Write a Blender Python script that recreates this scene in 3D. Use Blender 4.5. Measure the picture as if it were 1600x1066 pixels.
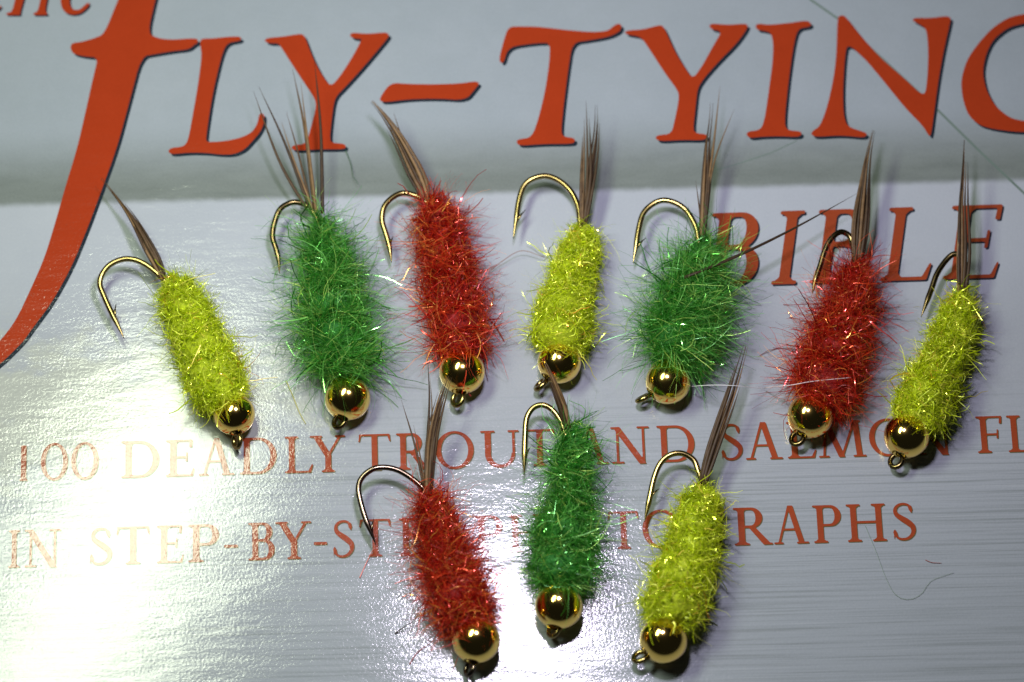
import bpy, math, random
import numpy as np
from mathutils import Vector, Matrix
from mathutils.geometry import tessellate_polygon

for o in list(bpy.data.objects):
    bpy.data.objects.remove(o, do_unlink=True)
scene = bpy.context.scene
COL = scene.collection
MM = 0.001

# ------------------------------------------------------------------ camera
TILT = math.radians(22.0)
LENS, SENSOR = 135.0, 36.0
DIST = 0.250
FPX = 1600.0 * LENS / SENSOR
CAM = np.array([0.0, -DIST * math.sin(TILT), DIST * math.cos(TILT)])
cam_data = bpy.data.cameras.new('camera')
cam_data.lens = LENS
cam_data.sensor_width = SENSOR
cam_data.clip_start = 0.01
cam_data.clip_end = 20.0
cam_data.dof.use_dof = True
cam_data.dof.focus_distance = DIST - 0.0035
cam_data.dof.aperture_fstop = 30.0
cam = bpy.data.objects.new('camera', cam_data)
cam.location = CAM
cam.rotation_euler = (TILT, 0, 0)
COL.objects.link(cam)
scene.camera = cam

_ct, _st = math.cos(TILT), math.sin(TILT)
def ray(u, v):
    x, y, z = (u - 800.0) / FPX, -(v - 533.0) / FPX, -1.0
    return np.array([x, y * _ct - z * _st, y * _st + z * _ct])
def px(u, v, z=0.0):
    """point at height z (metres) on the sight line of photo pixel (u, v)"""
    d = ray(u, v)
    return CAM + d * ((z - CAM[2]) / d[2])
PXM = 1.0 / 24.0 * MM          # one photo pixel in metres on the cover

# ------------------------------------------------------------------ world, lamps, exposure
world = bpy.data.worlds.new('World')
scene.world = world
world.use_nodes = True
bg = world.node_tree.nodes['Background']
bg.inputs[0].default_value = (0.55, 0.6, 0.7, 1)
bg.inputs[1].default_value = 0.014

def lamp(name, u, v, dist, power, size, size_y, color, shape):
    """a desk lamp whose mirror image in the glossy cover lies at photo pixel (u, v)"""
    p = px(u, v)
    d = ray(u, v); d /= np.linalg.norm(d)
    r = np.array([d[0], d[1], -d[2]])
    loc = p + r * dist
    L = bpy.data.lights.new(name, 'AREA')
    L.energy = power; L.shape = shape; L.size = size; L.size_y = size_y
    L.color = color
    o = bpy.data.objects.new(name, L)
    o.location = loc
    target = Vector(px(760, 600)) - Vector(loc)
    o.rotation_euler = target.to_track_quat('-Z', 'Y').to_euler()
    COL.objects.link(o)
    return o
lamp('desk_lamp_cool', 805, 965, 0.078, 0.045, 0.011, 0.0085, (1.0, 0.91, 1.12), 'ELLIPSE')
lamp('desk_lamp_green', 165, 888, 0.086, 0.064, 0.048, 0.0185, (0.90, 1.0, 0.74), 'ELLIPSE')

scene.view_settings.view_transform = 'Standard'
scene.view_settings.look = 'None'
scene.view_settings.exposure = 0.0
scene.view_settings.gamma = 1.0
scene.view_settings.use_curve_mapping = False
scene.render.engine = 'CYCLES'
scene.render.resolution_x, scene.render.resolution_y = 1024, 682

# ------------------------------------------------------------------ material helpers
class NT:
    def __init__(self, name):
        self.m = bpy.data.materials.new(name)
        self.m.use_nodes = True
        self.t = self.m.node_tree
        self.t.nodes.clear()
        self.out = self.t.nodes.new('ShaderNodeOutputMaterial')
    def n(self, typ, **kw):
        nd = self.t.nodes.new(typ)
        for k, v in kw.items():
            if k.startswith('i_'):
                nd.inputs[k[2:].replace('_', ' ')].default_value = v
            else:
                setattr(nd, k, v)
        return nd
    def l(self, a, b):
        self.t.links.new(a, b)
    def val(self, x):
        return x
    def math(self, op, a, b=None, clamp=False):
        nd = self.t.nodes.new('ShaderNodeMath'); nd.operation = op; nd.use_clamp = clamp
        for i, q in enumerate((a, b)):
            if q is None: continue
            if isinstance(q, (int, float)): nd.inputs[i].default_value = q
            else: self.l(q, nd.inputs[i])
        return nd.outputs[0]
    def smooth(self, x, lo, hi):
        nd = self.t.nodes.new('ShaderNodeMapRange'); nd.interpolation_type = 'SMOOTHSTEP'
        self.l(x, nd.inputs[0]); nd.inputs[1].default_value = lo; nd.inputs[2].default_value = hi
        return nd.outputs[0]
    def mix(self, f, a, b, blend='MIX'):
        nd = self.t.nodes.new('ShaderNodeMix'); nd.data_type = 'RGBA'; nd.blend_type = blend
        for i, q in ((0, f), (6, a), (7, b)):
            if isinstance(q, (int, float)): nd.inputs[i].default_value = q
            elif isinstance(q, tuple): nd.inputs[i].default_value = (*q, 1)
            else: self.l(q, nd.inputs[i])
        return nd.outputs[2]
    def noise(self, vec, scale, detail=3, rough=0.55):
        nd = self.n('ShaderNodeTexNoise'); nd.inputs['Scale'].default_value = scale
        nd.inputs['Detail'].default_value = detail; nd.inputs['Roughness'].default_value = rough
        if vec is not None: self.l(vec, nd.inputs['Vector'])
        return nd.outputs['Fac']
    def mapping(self, vec, scale=(1, 1, 1), rot=0.0, loc=(0, 0, 0)):
        nd = self.n('ShaderNodeMapping')
        nd.inputs['Scale'].default_value = scale
        nd.inputs['Rotation'].default_value = (0, 0, rot)
        nd.inputs['Location'].default_value = loc
        self.l(vec, nd.inputs['Vector'])
        return nd.outputs[0]
    def ramp(self, fac, stops):
        nd = self.n('ShaderNodeValToRGB')
        e = nd.color_ramp.elements
        while len(e) < len(stops): e.new(0.5)
        for k, (p, c) in enumerate(stops):
            e[k].position = p; e[k].color = (*c, 1)
        self.l(fac, nd.inputs[0])
        return nd.outputs[0]

BOOK_ROT = math.radians(1.55)
def book_xy(u, v):
    p = px(u, v) / MM
    c, s = math.cos(-BOOK_ROT), math.sin(-BOOK_ROT)
    return (p[0] * c - p[1] * s, p[0] * s + p[1] * c)

def lamination(g, mm):
    """relief of the laminated cover: fine grain and slow waviness, returned as a normal"""
    grain = g.noise(mm, 5.5, 2, 0.6)
    wave = g.noise(g.mapping(mm, (0.16, 0.42, 1)), 1.0, 3, 0.5)
    ripple = g.noise(g.mapping(mm, (0.35, 1.6, 1)), 1.0, 3, 0.6)
    b1 = g.n('ShaderNodeBump'); b1.inputs['Strength'].default_value = 1.0; b1.inputs['Distance'].default_value = 0.000048
    g.l(wave, b1.inputs['Height'])
    b2 = g.n('ShaderNodeBump'); b2.inputs['Strength'].default_value = 1.0; b2.inputs['Distance'].default_value = 0.000014
    g.l(ripple, b2.inputs['Height']); g.l(b1.outputs[0], b2.inputs['Normal'])
    b3 = g.n('ShaderNodeBump'); b3.inputs['Strength'].default_value = 1.0; b3.inputs['Distance'].default_value = 0.000009
    g.l(grain, b3.inputs['Height']); g.l(b2.outputs[0], b3.inputs['Normal'])
    return b3.outputs[0]

def print_material(name, color, var=0.06):
    g = NT(name)
    tc = g.n('ShaderNodeNewGeometry')
    mm = g.mapping(tc.outputs['Position'], (1000, 1000, 1000), -BOOK_ROT)
    speck = g.noise(mm, 9.0, 2)
    big = g.noise(mm, 0.5, 3)
    c2 = tuple(min(1, c * (1 + 2.2 * var)) for c in color)
    c1 = tuple(c * (1 - 2.0 * var) for c in color)
    col = g.mix(g.math('ADD', g.math('MULTIPLY', speck, 0.6), g.math('MULTIPLY', big, 0.4)), c1, c2)
    b = g.n('ShaderNodeBsdfPrincipled', i_Roughness=0.115)
    b.inputs['IOR'].default_value = 1.45
    g.l(col, b.inputs['Base Color'])
    g.l(lamination(g, mm), b.inputs['Normal'])
    g.l(b.outputs[0], g.out.inputs[0])
    return g.m

# cover print: grey-blue sky, a grey band of far shore, pale water with ripples, cream cloud reflection
def cover_material():
    g = NT('laminated_cover')
    tc = g.n('ShaderNodeNewGeometry')
    mm = g.mapping(tc.outputs['Position'], (1000, 1000, 1000), -BOOK_ROT)
    sep = g.n('ShaderNodeSeparateXYZ'); g.l(mm, sep.inputs[0])
    X, Y = sep.outputs[0], sep.outputs[1]
    y_lo = book_xy(800, 300)[1]; y_hi = book_xy(800, 175)[1]; y_mid = book_xy(800, 285)[1]
    y_w = book_xy(800, 640)[1]; y_b = book_xy(800, 1000)[1]
    n1 = g.noise(mm, 0.18, 4)
    n2 = g.noise(mm, 1.1, 4)
    n3 = g.noise(mm, 7.0, 2)
    sky = g.mix(n1, (0.231, 0.272, 0.312), (0.317, 0.355, 0.404))
    sky = g.mix(g.math('MULTIPLY', n2, 0.35), sky, (0.229, 0.263, 0.277))
    yj = g.math('ADD', Y, g.math('MULTIPLY', g.math('SUBTRACT', n2, 0.5), 0.8))
    band = g.mix(g.noise(g.mapping(mm, (0.25, 1.0, 1)), 1.0, 3), (0.093, 0.112, 0.097), (0.172, 0.199, 0.184))
    col = g.mix(g.smooth(yj, y_hi, y_mid), sky, band)
    water = g.mix(n1, (0.315, 0.346, 0.398), (0.391, 0.420, 0.468))
    yj2 = g.math('ADD', Y, g.math('MULTIPLY', g.math('SUBTRACT', n2, 0.5), 0.25))
    y_m = book_xy(800, 560)[1]
    water = g.mix(g.math('MULTIPLY', g.smooth(Y, y_lo - 3.0, y_m), 0.7), water, (0.27, 0.29, 0.325))  # light falloff painted into the print: water darkens below the band
    col = g.mix(g.smooth(yj2, y_lo + 0.25, y_lo - 0.35), col, water)
    # ripple lines on the lower part
    lines = g.noise(g.mapping(mm, (0.05, 5.2, 1)), 1.0, 4, 0.65)
    lines2 = g.noise(g.mapping(mm, (0.09, 11.0, 1), 0.0, (4.2, 9.1, 0)), 1.0, 3, 0.6)
    lm = g.smooth(Y, y_w + 3.5, y_w - 6.0)
    dark = g.math('MULTIPLY', g.smooth(lines, 0.52, 0.30), lm)
    dark2 = g.math('MULTIPLY', g.smooth(lines2, 0.50, 0.30), lm)
    lite = g.math('MULTIPLY', g.smooth(lines, 0.60, 0.74), lm)
    deep = g.smooth(Y, y_w, y_b)
    col = g.mix(g.math('MULTIPLY', deep, 0.55), col, (0.229, 0.263, 0.284))
    col = g.mix(g.math('MULTIPLY', dark, 0.62), col, (0.133, 0.155, 0.156))
    col = g.mix(g.math('MULTIPLY', dark2, 0.40), col, (0.159, 0.178, 0.178))
    col = g.mix(g.math('MULTIPLY', lite, 0.65), col, (0.382, 0.409, 0.447))
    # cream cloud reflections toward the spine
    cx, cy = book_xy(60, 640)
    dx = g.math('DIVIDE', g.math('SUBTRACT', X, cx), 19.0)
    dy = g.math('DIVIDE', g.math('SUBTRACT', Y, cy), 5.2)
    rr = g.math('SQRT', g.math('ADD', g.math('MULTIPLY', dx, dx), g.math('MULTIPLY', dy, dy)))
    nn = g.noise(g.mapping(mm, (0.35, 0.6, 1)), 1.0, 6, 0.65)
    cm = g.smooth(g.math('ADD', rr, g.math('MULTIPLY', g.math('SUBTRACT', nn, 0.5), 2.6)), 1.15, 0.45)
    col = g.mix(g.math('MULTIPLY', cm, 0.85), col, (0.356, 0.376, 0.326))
    # print screen speckle
    col = g.mix(0.16, col, g.mix(n3, (0.140, 0.158, 0.178), (0.420, 0.448, 0.497)))
    b = g.n('ShaderNodeBsdfPrincipled', i_Roughness=0.115)
    b.inputs['IOR'].default_value = 1.45
    g.l(col, b.inputs['Base Color'])
    g.l(lamination(g, mm), b.inputs['Normal'])
    g.l(b.outputs[0], g.out.inputs[0])
    return g.m

def simple(name, color, rough=0.5, metal=0.0, scale=300.0, var=0.25, bump=0.0):
    g = NT(name)
    tc = g.n('ShaderNodeTexCoord')
    n = g.noise(tc.outputs['Object'], scale, 4)
    col = g.mix(n, tuple(c * (1 - var) for c in color), tuple(min(1, c * (1 + var)) for c in color))
    b = g.n('ShaderNodeBsdfPrincipled', i_Roughness=rough, i_Metallic=metal)
    g.l(col, b.inputs['Base Color'])
    r = g.math('ADD', g.math('MULTIPLY', g.math('SUBTRACT', n, 0.5), rough * 0.7), rough)
    g.l(r, b.inputs['Roughness'])
    if bump:
        bp = g.n('ShaderNodeBump'); bp.inputs['Distance'].default_value = bump
        g.l(n, bp.inputs['Height']); g.l(bp.outputs[0], b.inputs['Normal'])
    g.l(b.outputs[0], g.out.inputs[0])
    return g.m

def fibre_material(name, stops, gloss=0.32, trans=0.24, sheenmix=0.0):
    g = NT(name)
    at = g.n('ShaderNodeAttribute'); at.attribute_name = 'tint'
    gl = g.n('ShaderNodeAttribute'); gl.attribute_name = 'glint'
    col = g.ramp(at.outputs['Fac'], stops)
    b = g.n('ShaderNodeBsdfPrincipled')
    g.l(col, b.inputs['Base Color'])
    g.l(g.math('SUBTRACT', gloss + 0.15, g.math('MULTIPLY', gl.outputs['Fac'], 0.32)), b.inputs['Roughness'])
    g.l(g.math('ADD', 0.40, g.math('MULTIPLY', gl.outputs['Fac'], 0.6)), b.inputs['Specular IOR Level'])
    g.l(g.math('MULTIPLY', gl.outputs['Fac'], 0.6), b.inputs['Metallic'])
    tr = g.n('ShaderNodeBsdfTranslucent'); g.l(col, tr.inputs[0])
    mx = g.n('ShaderNodeMixShader'); mx.inputs[0].default_value = trans
    g.l(b.outputs[0], mx.inputs[1]); g.l(tr.outputs[0], mx.inputs[2])
    g.l(mx.outputs[0], g.out.inputs[0])
    return g.m

MAT = {}
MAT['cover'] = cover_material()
MAT['paper'] = simple('page_edges', (0.72, 0.69, 0.6), 0.8, 0, 900, 0.12)
MAT['red_print'] = print_material('red_title_print', (0.30, 0.033, 0.009), 0.09)
MAT['small_print'] = print_material('brick_red_print', (0.25, 0.046, 0.017), 0.14)
MAT['dark_print'] = print_material('navy_shadow_print', (0.012, 0.02, 0.03), 0.10)
MAT['olive_print'] = print_material('olive_edge_print', (0.10, 0.085, 0.035), 0.10)
MAT['line_print'] = print_material('grey_green_print', (0.13, 0.175, 0.155), 0.10)
MAT['gold'] = simple('gold_bead', (0.95, 0.66, 0.17), 0.115, 1.0, 700, 0.06)
MAT['brass_wire'] = simple('bronze_hook', (0.27, 0.21, 0.075), 0.26, 1.0, 900, 0.15)
MAT['olive_wire'] = simple('dark_olive_hook', (0.13, 0.10, 0.04), 0.24, 1.0, 900, 0.2)
MAT['dark_wire'] = simple('black_bronze_hook', (0.13, 0.10, 0.07), 0.20, 1.0, 900, 0.2)
MAT['thread'] = simple('tying_thread', (0.20, 0.03, 0.012), 0.5, 0, 3000, 0.3)
MAT['yellow'] = fibre_material('yellow_dubbing', [(0.0, (0.27, 0.34, 0.003)), (0.5, (0.66, 0.82, 0.008)), (0.93, (0.95, 0.95, 0.14)), (0.985, (0.85, 0.33, 0.03))])
MAT['green'] = fibre_material('green_dubbing', [(0.0, (0.010, 0.10, 0.007)), (0.5, (0.045, 0.31, 0.024)), (0.9, (0.27, 0.72, 0.16)), (0.98, (0.62, 0.88, 0.18))], 0.30, 0.24)
MAT['red'] = fibre_material('red_dubbing', [(0.0, (0.13, 0.002, 0.002)), (0.5, (0.52, 0.011, 0.006)), (0.9, (0.92, 0.12, 0.03)), (0.98, (0.92, 0.40, 0.07))], 0.30, 0.24)
MAT['yellow_core'] = simple('yellow_underbody', (0.34, 0.42, 0.005), 0.8, 0, 4000, 0.4, 0.0001)
MAT['green_core'] = simple('green_underbody', (0.02, 0.17, 0.02), 0.8, 0, 4000, 0.4, 0.0001)
MAT['red_core'] = simple('red_underbody', (0.22, 0.006, 0.005), 0.8, 0, 4000, 0.4, 0.0001)
def feather_material():
    g = NT('brown_feather_fibre')
    at = g.n('ShaderNodeAttribute'); at.attribute_name = 'tint'
    tc = g.n('ShaderNodeNewGeometry')
    n = g.noise(g.mapping(tc.outputs['Position'], (1000, 1000, 1000)), 2.2, 4, 0.7)
    f = g.math('ADD', g.math('MULTIPLY', at.outputs['Fac'], 0.6), g.math('MULTIPLY', n, 0.45))
    col = g.ramp(f, [(0.15, (0.020, 0.011, 0.005)), (0.5, (0.072, 0.040, 0.017)), (0.88, (0.25, 0.15, 0.065))])
    b = g.n('ShaderNodeBsdfPrincipled', i_Roughness=0.55)
    b.inputs['Specular IOR Level'].default_value = 0.25
    g.l(col, b.inputs['Base Color'])
    g.l(b.outputs[0], g.out.inputs[0])
    return g.m
MAT['feather'] = feather_material()

# ------------------------------------------------------------------ mesh helpers
def mesh_obj(name, verts, faces, mat, parent=None, smooth=True):
    me = bpy.data.meshes.new(name)
    me.from_pydata([tuple(map(float, v)) for v in verts], [], faces)
    if smooth:
        me.polygons.foreach_set('use_smooth', [True] * len(me.polygons))
    me.materials.append(mat); me.update()
    return link(name, me, parent)
def link(name, me, parent=None):
    o = bpy.data.objects.new(name, me)
    COL.objects.link(o)
    if parent is not None:
        o.parent = parent
        o.matrix_parent_inverse = parent.matrix_basis.inverted()
    return o
def tag(o, label, cat, group=None):
    o['label'] = label; o['category'] = cat
    if group: o['group'] = group
def catmull(P, n):
    P = np.asarray(P, float)
    A = np.vstack([2 * P[0] - P[1], P, 2 * P[-1] - P[-2]])
    d = np.concatenate([[0], np.cumsum(np.linalg.norm(np.diff(P[:, :2], axis=0), axis=1))])
    t = np.linspace(0, d[-1], n)
    out = []
    for q in t:
        i = min(max(np.searchsorted(d, q, 'right') - 1, 0), len(P) - 2)
        f = (q - d[i]) / (d[i + 1] - d[i])
        a, b, c, e = A[i], A[i + 1], A[i + 2], A[i + 3]
        out.append(0.5 * ((2 * b) + (-a + c) * f + (2 * a - 5 * b + 4 * c - e) * f ** 2 + (-a + 3 * b - 3 * c + e) * f ** 3))
    return np.array(out)
def unit(v):
    return v / np.maximum(np.linalg.norm(v, axis=-1, keepdims=True), 1e-12)
def tube(path, radii, sides=10, flat=1.0):
    """tapered tube; flat squashes it along the local normal"""
    path = np.asarray(path, float)
    T = unit(np.gradient(path, axis=0))
    ref = np.array([0, 0, 1.0])
    V, F = [], []
    for i, (p, t, r) in enumerate(zip(path, T, radii)):
        b = np.cross(t, ref)
        if np.linalg.norm(b) < 1e-4: b = np.array([1.0, 0, 0])
        b /= np.linalg.norm(b); n = np.cross(b, t)
        for k in range(sides):
            a = 2 * math.pi * k / sides
            V.append(p + r * (math.cos(a) * b + flat * math.sin(a) * n))
    m = len(path)
    for i in range(m - 1):
        for k in range(sides):
            k2 = (k + 1) % sides
            F.append((i * sides + k, i * sides + k2, (i + 1) * sides + k2, (i + 1) * sides + k))
    F.append(tuple(range(sides))[::-1]); F.append(tuple((m - 1) * sides + k for k in range(sides)))
    return V, F

# ------------------------------------------------------------------ the book
book = bpy.data.objects.new('book', None); COL.objects.link(book)
book.location = (0, 0, -0.024)
tag(book, 'glossy grey-blue book cover with red lettering, lying flat under the flies', 'book')
bpy.context.view_layer.update()
def rounded_slab(x0, x1, y0, y1, z0, z1, bev):
    c, s = math.cos(BOOK_ROT), math.sin(BOOK_ROT)
    V, F = [], []
    lv = [(bev, z0), (0, z0 + bev), (0, z1 - bev), (bev, z1)]
    for inset, z in lv:
        for x, y in ((x0 + inset, y0 + inset), (x1 - inset, y0 + inset), (x1 - inset, y1 - inset), (x0 + inset, y1 - inset)):
            V.append((x * c - y * s, x * s + y * c, z))
    for i in range(3):
        for k in range(4):
            k2 = (k + 1) % 4
            F.append((i * 4 + k, i * 4 + k2, i * 4 + 4 + k2, i * 4 + 4 + k))
    F.append((3, 2, 1, 0)); F.append((12, 13, 14, 15))
    return V, F
BX0, BX1, BY0, BY1 = -0.075, 0.115, -0.150, 0.075
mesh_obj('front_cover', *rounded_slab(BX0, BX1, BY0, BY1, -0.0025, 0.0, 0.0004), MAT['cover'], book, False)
mesh_obj('back_cover', *rounded_slab(BX0, BX1, BY0, BY1, -0.024, -0.0215, 0.0004), MAT['cover'], book, False)
mesh_obj('page_block', *rounded_slab(BX0 + 0.003, BX1 - 0.004, BY0 + 0.004, BY1 - 0.004, -0.02145, -0.00255, 0.0001), MAT['paper'], book, False)
mesh_obj('spine', *rounded_slab(BX0 - 0.0026, BX0 - 0.0001, BY0, BY1, -0.024, 0.0, 0.0006), MAT['cover'], book, False)

# --- printed title letters, outlines as (photo crop origin, points in crop units of 1/3.5525 px)
K = 3.5525
TITLE = {
 'f': ((0, 0), [(655,0),(580,190),(520,215),(450,235),(400,240),(390,265),(405,300),(470,315),(545,320),(520,420),(480,600),(430,820),(355,1066),
   (330,1158),(250,1428),(170,1608),(90,1778),(0,1897),(-180,2085),(-300,2170),(-290,2200),(-150,2135),(0,2025),(130,1897),(170,1838),(290,1678),(400,1478),(490,1258),(560,1068),(650,820),(720,560),(785,315),
   (870,300),(960,285),(1050,275),(1080,248),(1098,240),(1098,216),(1050,215),(960,222),(880,215),(820,187),(862,0),(900,-140),(960,-260),(1060,-350),(1180,-380),(1180,-440),(1040,-450),(880,-380),(760,-240)]),
 'l': ((0, 0), [(1112,216),(1180,215),(1250,207),(1325,203),(1340,212),(1335,228),(1260,240),(1230,310),(1180,520),(1142,770),(1150,792),(1250,785),(1340,765),(1400,735),(1428,690),(1440,632),(1460,630),(1468,650),(1464,690),(1440,740),(1405,780),(1360,830),(1300,858),(1230,860),(1150,850),(1050,848),(950,858),(932,840),(950,822),(1020,815),(1045,780),(1070,640),(1100,470),(1120,310),(1112,255)]),
 'y': ((400, 0), [(45,230),(60,212),(150,205),(250,188),(270,200),(310,310),(360,410),(415,485),(470,420),(540,310),(590,215),(570,218),(530,210),(520,195),(535,182),(620,190),(720,180),(740,195),(730,215),(600,370),(500,480),(440,540),(425,620),(408,780),(430,795),(490,800),(500,815),(490,830),(350,830),(220,838),(195,825),(205,808),(280,800),(310,690),(335,590),(325,545),(240,420),(160,295),(125,240),(80,243)]),
 '-': ((400, 0), [(680,555),(745,460),(850,468),(1000,470),(1130,465),(1225,452),(1240,465),(1220,490),(1165,558),(1000,548),(850,552),(710,570)]),
 't': ((800, 0), [(-21,150),(50,148),(150,150),(300,168),(440,180),(530,175),(570,140),(595,132),(610,145),(600,175),(540,205),(430,225),(335,238),(310,400),(285,600),(272,740),(290,760),(345,768),(350,785),(335,800),(180,800),(45,810),(25,795),(30,775),(110,765),(150,650),(185,500),(207,350),(212,240),(150,240),(60,250),(0,262),(-30,290),(-45,345),(-62,352),(-72,330),(-50,240)]),
 'y2': ((800, 0), [(622,185),(640,170),(730,165),(825,138),(845,155),(900,280),(960,380),(1005,440),(1060,360),(1120,250),(1165,175),(1110,165),(1092,145),(1110,132),(1200,140),(1300,132),(1312,150),(1250,240),(1150,340),(1070,430),(1030,490),(1018,600),(1005,720),(1020,740),(1080,748),(1085,765),(1060,780),(940,778),(820,785),(795,770),(805,752),(885,745),(905,660),(925,560),(925,510),(850,410),(760,270),(715,205),(650,195)]),
 'i': ((1200, 0), [(-71,145),(-55,132),(0,140),(110,130),(215,115),(240,130),(235,150),(165,160),(140,260),(110,480),(90,690),(110,725),(180,730),(187,745),(170,762),(60,757),(-40,760),(-100,768),(-121,750),(-112,732),(-40,722),(-18,660),(5,500),(25,350),(30,250),(18,185),(-20,172),(-60,168)]),
 'n': ((1200, 0), [(385,100),(405,85),(430,92),(500,185),(620,320),(760,440),(870,545),(885,430),(890,280),(880,160),(830,130),(800,115),(812,100),(900,102),(990,90),(1015,100),(1010,130),(975,280),(945,450),(920,640),(905,750),(893,758),(860,700),(760,600),(640,450),(540,330),(440,240),(425,330),(415,520),(420,640),(440,705),(545,738),(548,752),(530,765),(400,752),(260,762),(238,745),(248,728),(290,700),(330,590),(365,430),(380,300)]),
 'g': ((1200, 0), [(1421,78),(1330,100),(1240,160),(1160,250),(1100,340),(1070,450),(1080,550),(1110,640),(1170,695),(1240,715),(1340,730),(1421,735),(1560,725),(1680,690),(1700,600),(1720,480),(1760,465),(1750,450),(1640,450),(1550,455),(1560,470),(1600,490),(1590,640),(1500,672),(1421,675),(1340,655),(1260,590),(1210,500),(1190,400),(1210,300),(1250,220),(1330,155),(1421,130),(1540,112),(1640,125),(1700,190),(1720,200),(1740,110),(1720,85),(1600,62)]),
 'small_h': ((0, 0), [(30,85),(40,72),(65,68),(80,20),(110,-120),(160,-330),(205,-330),(160,-110),(200,-135),(250,-135),(275,-100),(270,-40),(250,60),(262,75),(265,85),(180,85),(190,72),(210,65),(225,0),(235,-80),(215,-95),(165,-70),(140,-30),(115,60),(112,75),(115,85)]),
 'small_e': ((0, 0), [(335,-20),(360,-90),(420,-135),(470,-130),(485,-90),(450,-40),(385,-15),(388,30),(405,55),(440,58),(480,20),(500,15),(490,40),(450,75),(410,85),(365,75),(340,40)]),
 'small_t': ((0, 0), [(-140,-130),(-60,-135),(-40,-210),(-10,-215),(-25,-135),(30,-135),(25,-110),(-32,-110),(-65,20),(-60,50),(-20,45),(5,30),(8,42),(-30,75),(-75,85),(-105,60),(-100,10),(-75,-110),(-140,-112)]),
}
def chaikin(P, it=2, q=0.22):
    P = np.asarray(P, float)
    for _ in range(it):
        N = np.roll(P, -1, axis=0)
        P = np.stack([(1 - q) * P + q * N, q * P + (1 - q) * N], axis=1).reshape(-1, P.shape[1])
    return P
Z_SH, Z_LN, Z_LT = 12e-6, 8e-6, 24e-6
def flat_poly(name, pts2d, z, mat, parent):
    V = [Vector((p[0], p[1], 0)) for p in pts2d]
    tris = tessellate_polygon([V])
    F = []
    for t in tris:
        a, b, c = (V[i] for i in t)
        F.append(tuple(t) if (b - a).cross(c - a).z > 0 else tuple(reversed(t)))
    return mesh_obj(name, [(v.x, v.y, z) for v in V], F, mat, parent, False)
for key, (org, pts) in TITLE.items():
    pts = chaikin(pts, 2)
    # outline points are photo pixels; the cover is where they lie
    P = [px(org[0] + x / K, org[1] + y / K) for x, y in pts]
    off = 4.2 if not key.startswith('small') else 2.4
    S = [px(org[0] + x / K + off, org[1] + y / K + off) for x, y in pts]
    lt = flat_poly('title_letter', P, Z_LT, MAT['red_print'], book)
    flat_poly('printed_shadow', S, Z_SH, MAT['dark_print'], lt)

def printed_line(pts, w):
    P = np.array([px(*p) for p in pts])
    T = unit(np.gradient(P, axis=0)); N = np.stack([-T[:, 1], T[:, 0], 0 * T[:, 0]], 1)
    V = list(P + N * w * PXM / 2) + list(P - N * w * PXM / 2)
    n = len(P)
    V = [(v[0], v[1], Z_LN) for v in V]
    mesh_obj('printed_line', V, [(n + i, n + i + 1, i + 1, i) for i in range(n - 1)], MAT['line_print'], book, False)
printed_line([(1225, -40), (1267, 0), (1310, 30), (1385, 98), (1462, 169), (1530, 236), (1600, 302), (1680, 380)], 4.0)
printed_line([(1118, 266), (1160, 254), (1205, 239), (1245, 220)], 1.6)

# --- small capitals: strokes rasterised into a smooth flat outline
ST = 0.148          # stem width in cap heights
TH = 0.055          # hairline
SR = 0.040          # serif thickness
def half(poly):
    P = np.array(poly, float)
    area = sum(P[i][0] * P[(i + 1) % len(P)][1] - P[(i + 1) % len(P)][0] * P[i][1] for i in range(len(P)))
    if area < 0: P = P[::-1]
    def f(x, y):
        d = np.full(x.shape, -1e9)
        for i in range(len(P)):
            a, b = P[i], P[(i + 1) % len(P)]
            e = (b - a) / max(np.linalg.norm(b - a), 1e-9)
            d = np.maximum(d, (x - a[0]) * e[1] - (y - a[1]) * e[0])
        return d
    return f
def stroke(x0, y0, x1, y1, w0, w1=None):
    w1 = w0 if w1 is None else w1
    if abs(y1 - y0) > 0.3 * abs(x1 - x0):      # flat horizontal ends
        k = math.hypot(x1 - x0, y1 - y0) / abs(y1 - y0)
        return half([(x0 - w0 * k / 2, y0), (x0 + w0 * k / 2, y0), (x1 + w1 * k / 2, y1), (x1 - w1 * k / 2, y1)])
    return half([(x0, y0 - w0 / 2), (x0, y0 + w0 / 2), (x1, y1 + w1 / 2), (x1, y1 - w1 / 2)])
def ell(cx, cy, rx, ry):
    return lambda x, y: (np.hypot((x - cx) / rx, (y - cy) / ry) - 1) * min(rx, ry)
def union(*fs):
    return lambda x, y: np.minimum.reduce([f(x, y) for f in fs])
def cut(f, *gs):
    return lambda x, y: np.maximum.reduce([f(x, y)] + [-g(x, y) for g in gs])
def inter(*fs):
    return lambda x, y: np.maximum.reduce([f(x, y) for f in fs])
def box(x0, y0, x1, y1):
    return half([(x0, y0), (x1, y0), (x1, y1), (x0, y1)])
def serif(x, y, w, s=1):
    """slab with a bracket; y is the outer edge, s=1 grows upward"""
    return union(box(x - w / 2, min(y, y + s * SR), x + w / 2, max(y, y + s * SR)),
                 half([(x - w * 0.38, y + s * SR), (x + w * 0.38, y + s * SR), (x + ST * 0.5, y + s * SR * 2.3), (x - ST * 0.5, y + s * SR * 2.3)]))
def tserif(x, y, w, s=1):
    return box(x - w / 2, min(y, y + s * SR), x + w / 2, max(y, y + s * SR))
def stem(x, w=0.34, wt=None):
    return union(stroke(x, 0, x, 1, ST), serif(x, 0, w), serif(x, 1, wt or w, -1))
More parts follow.
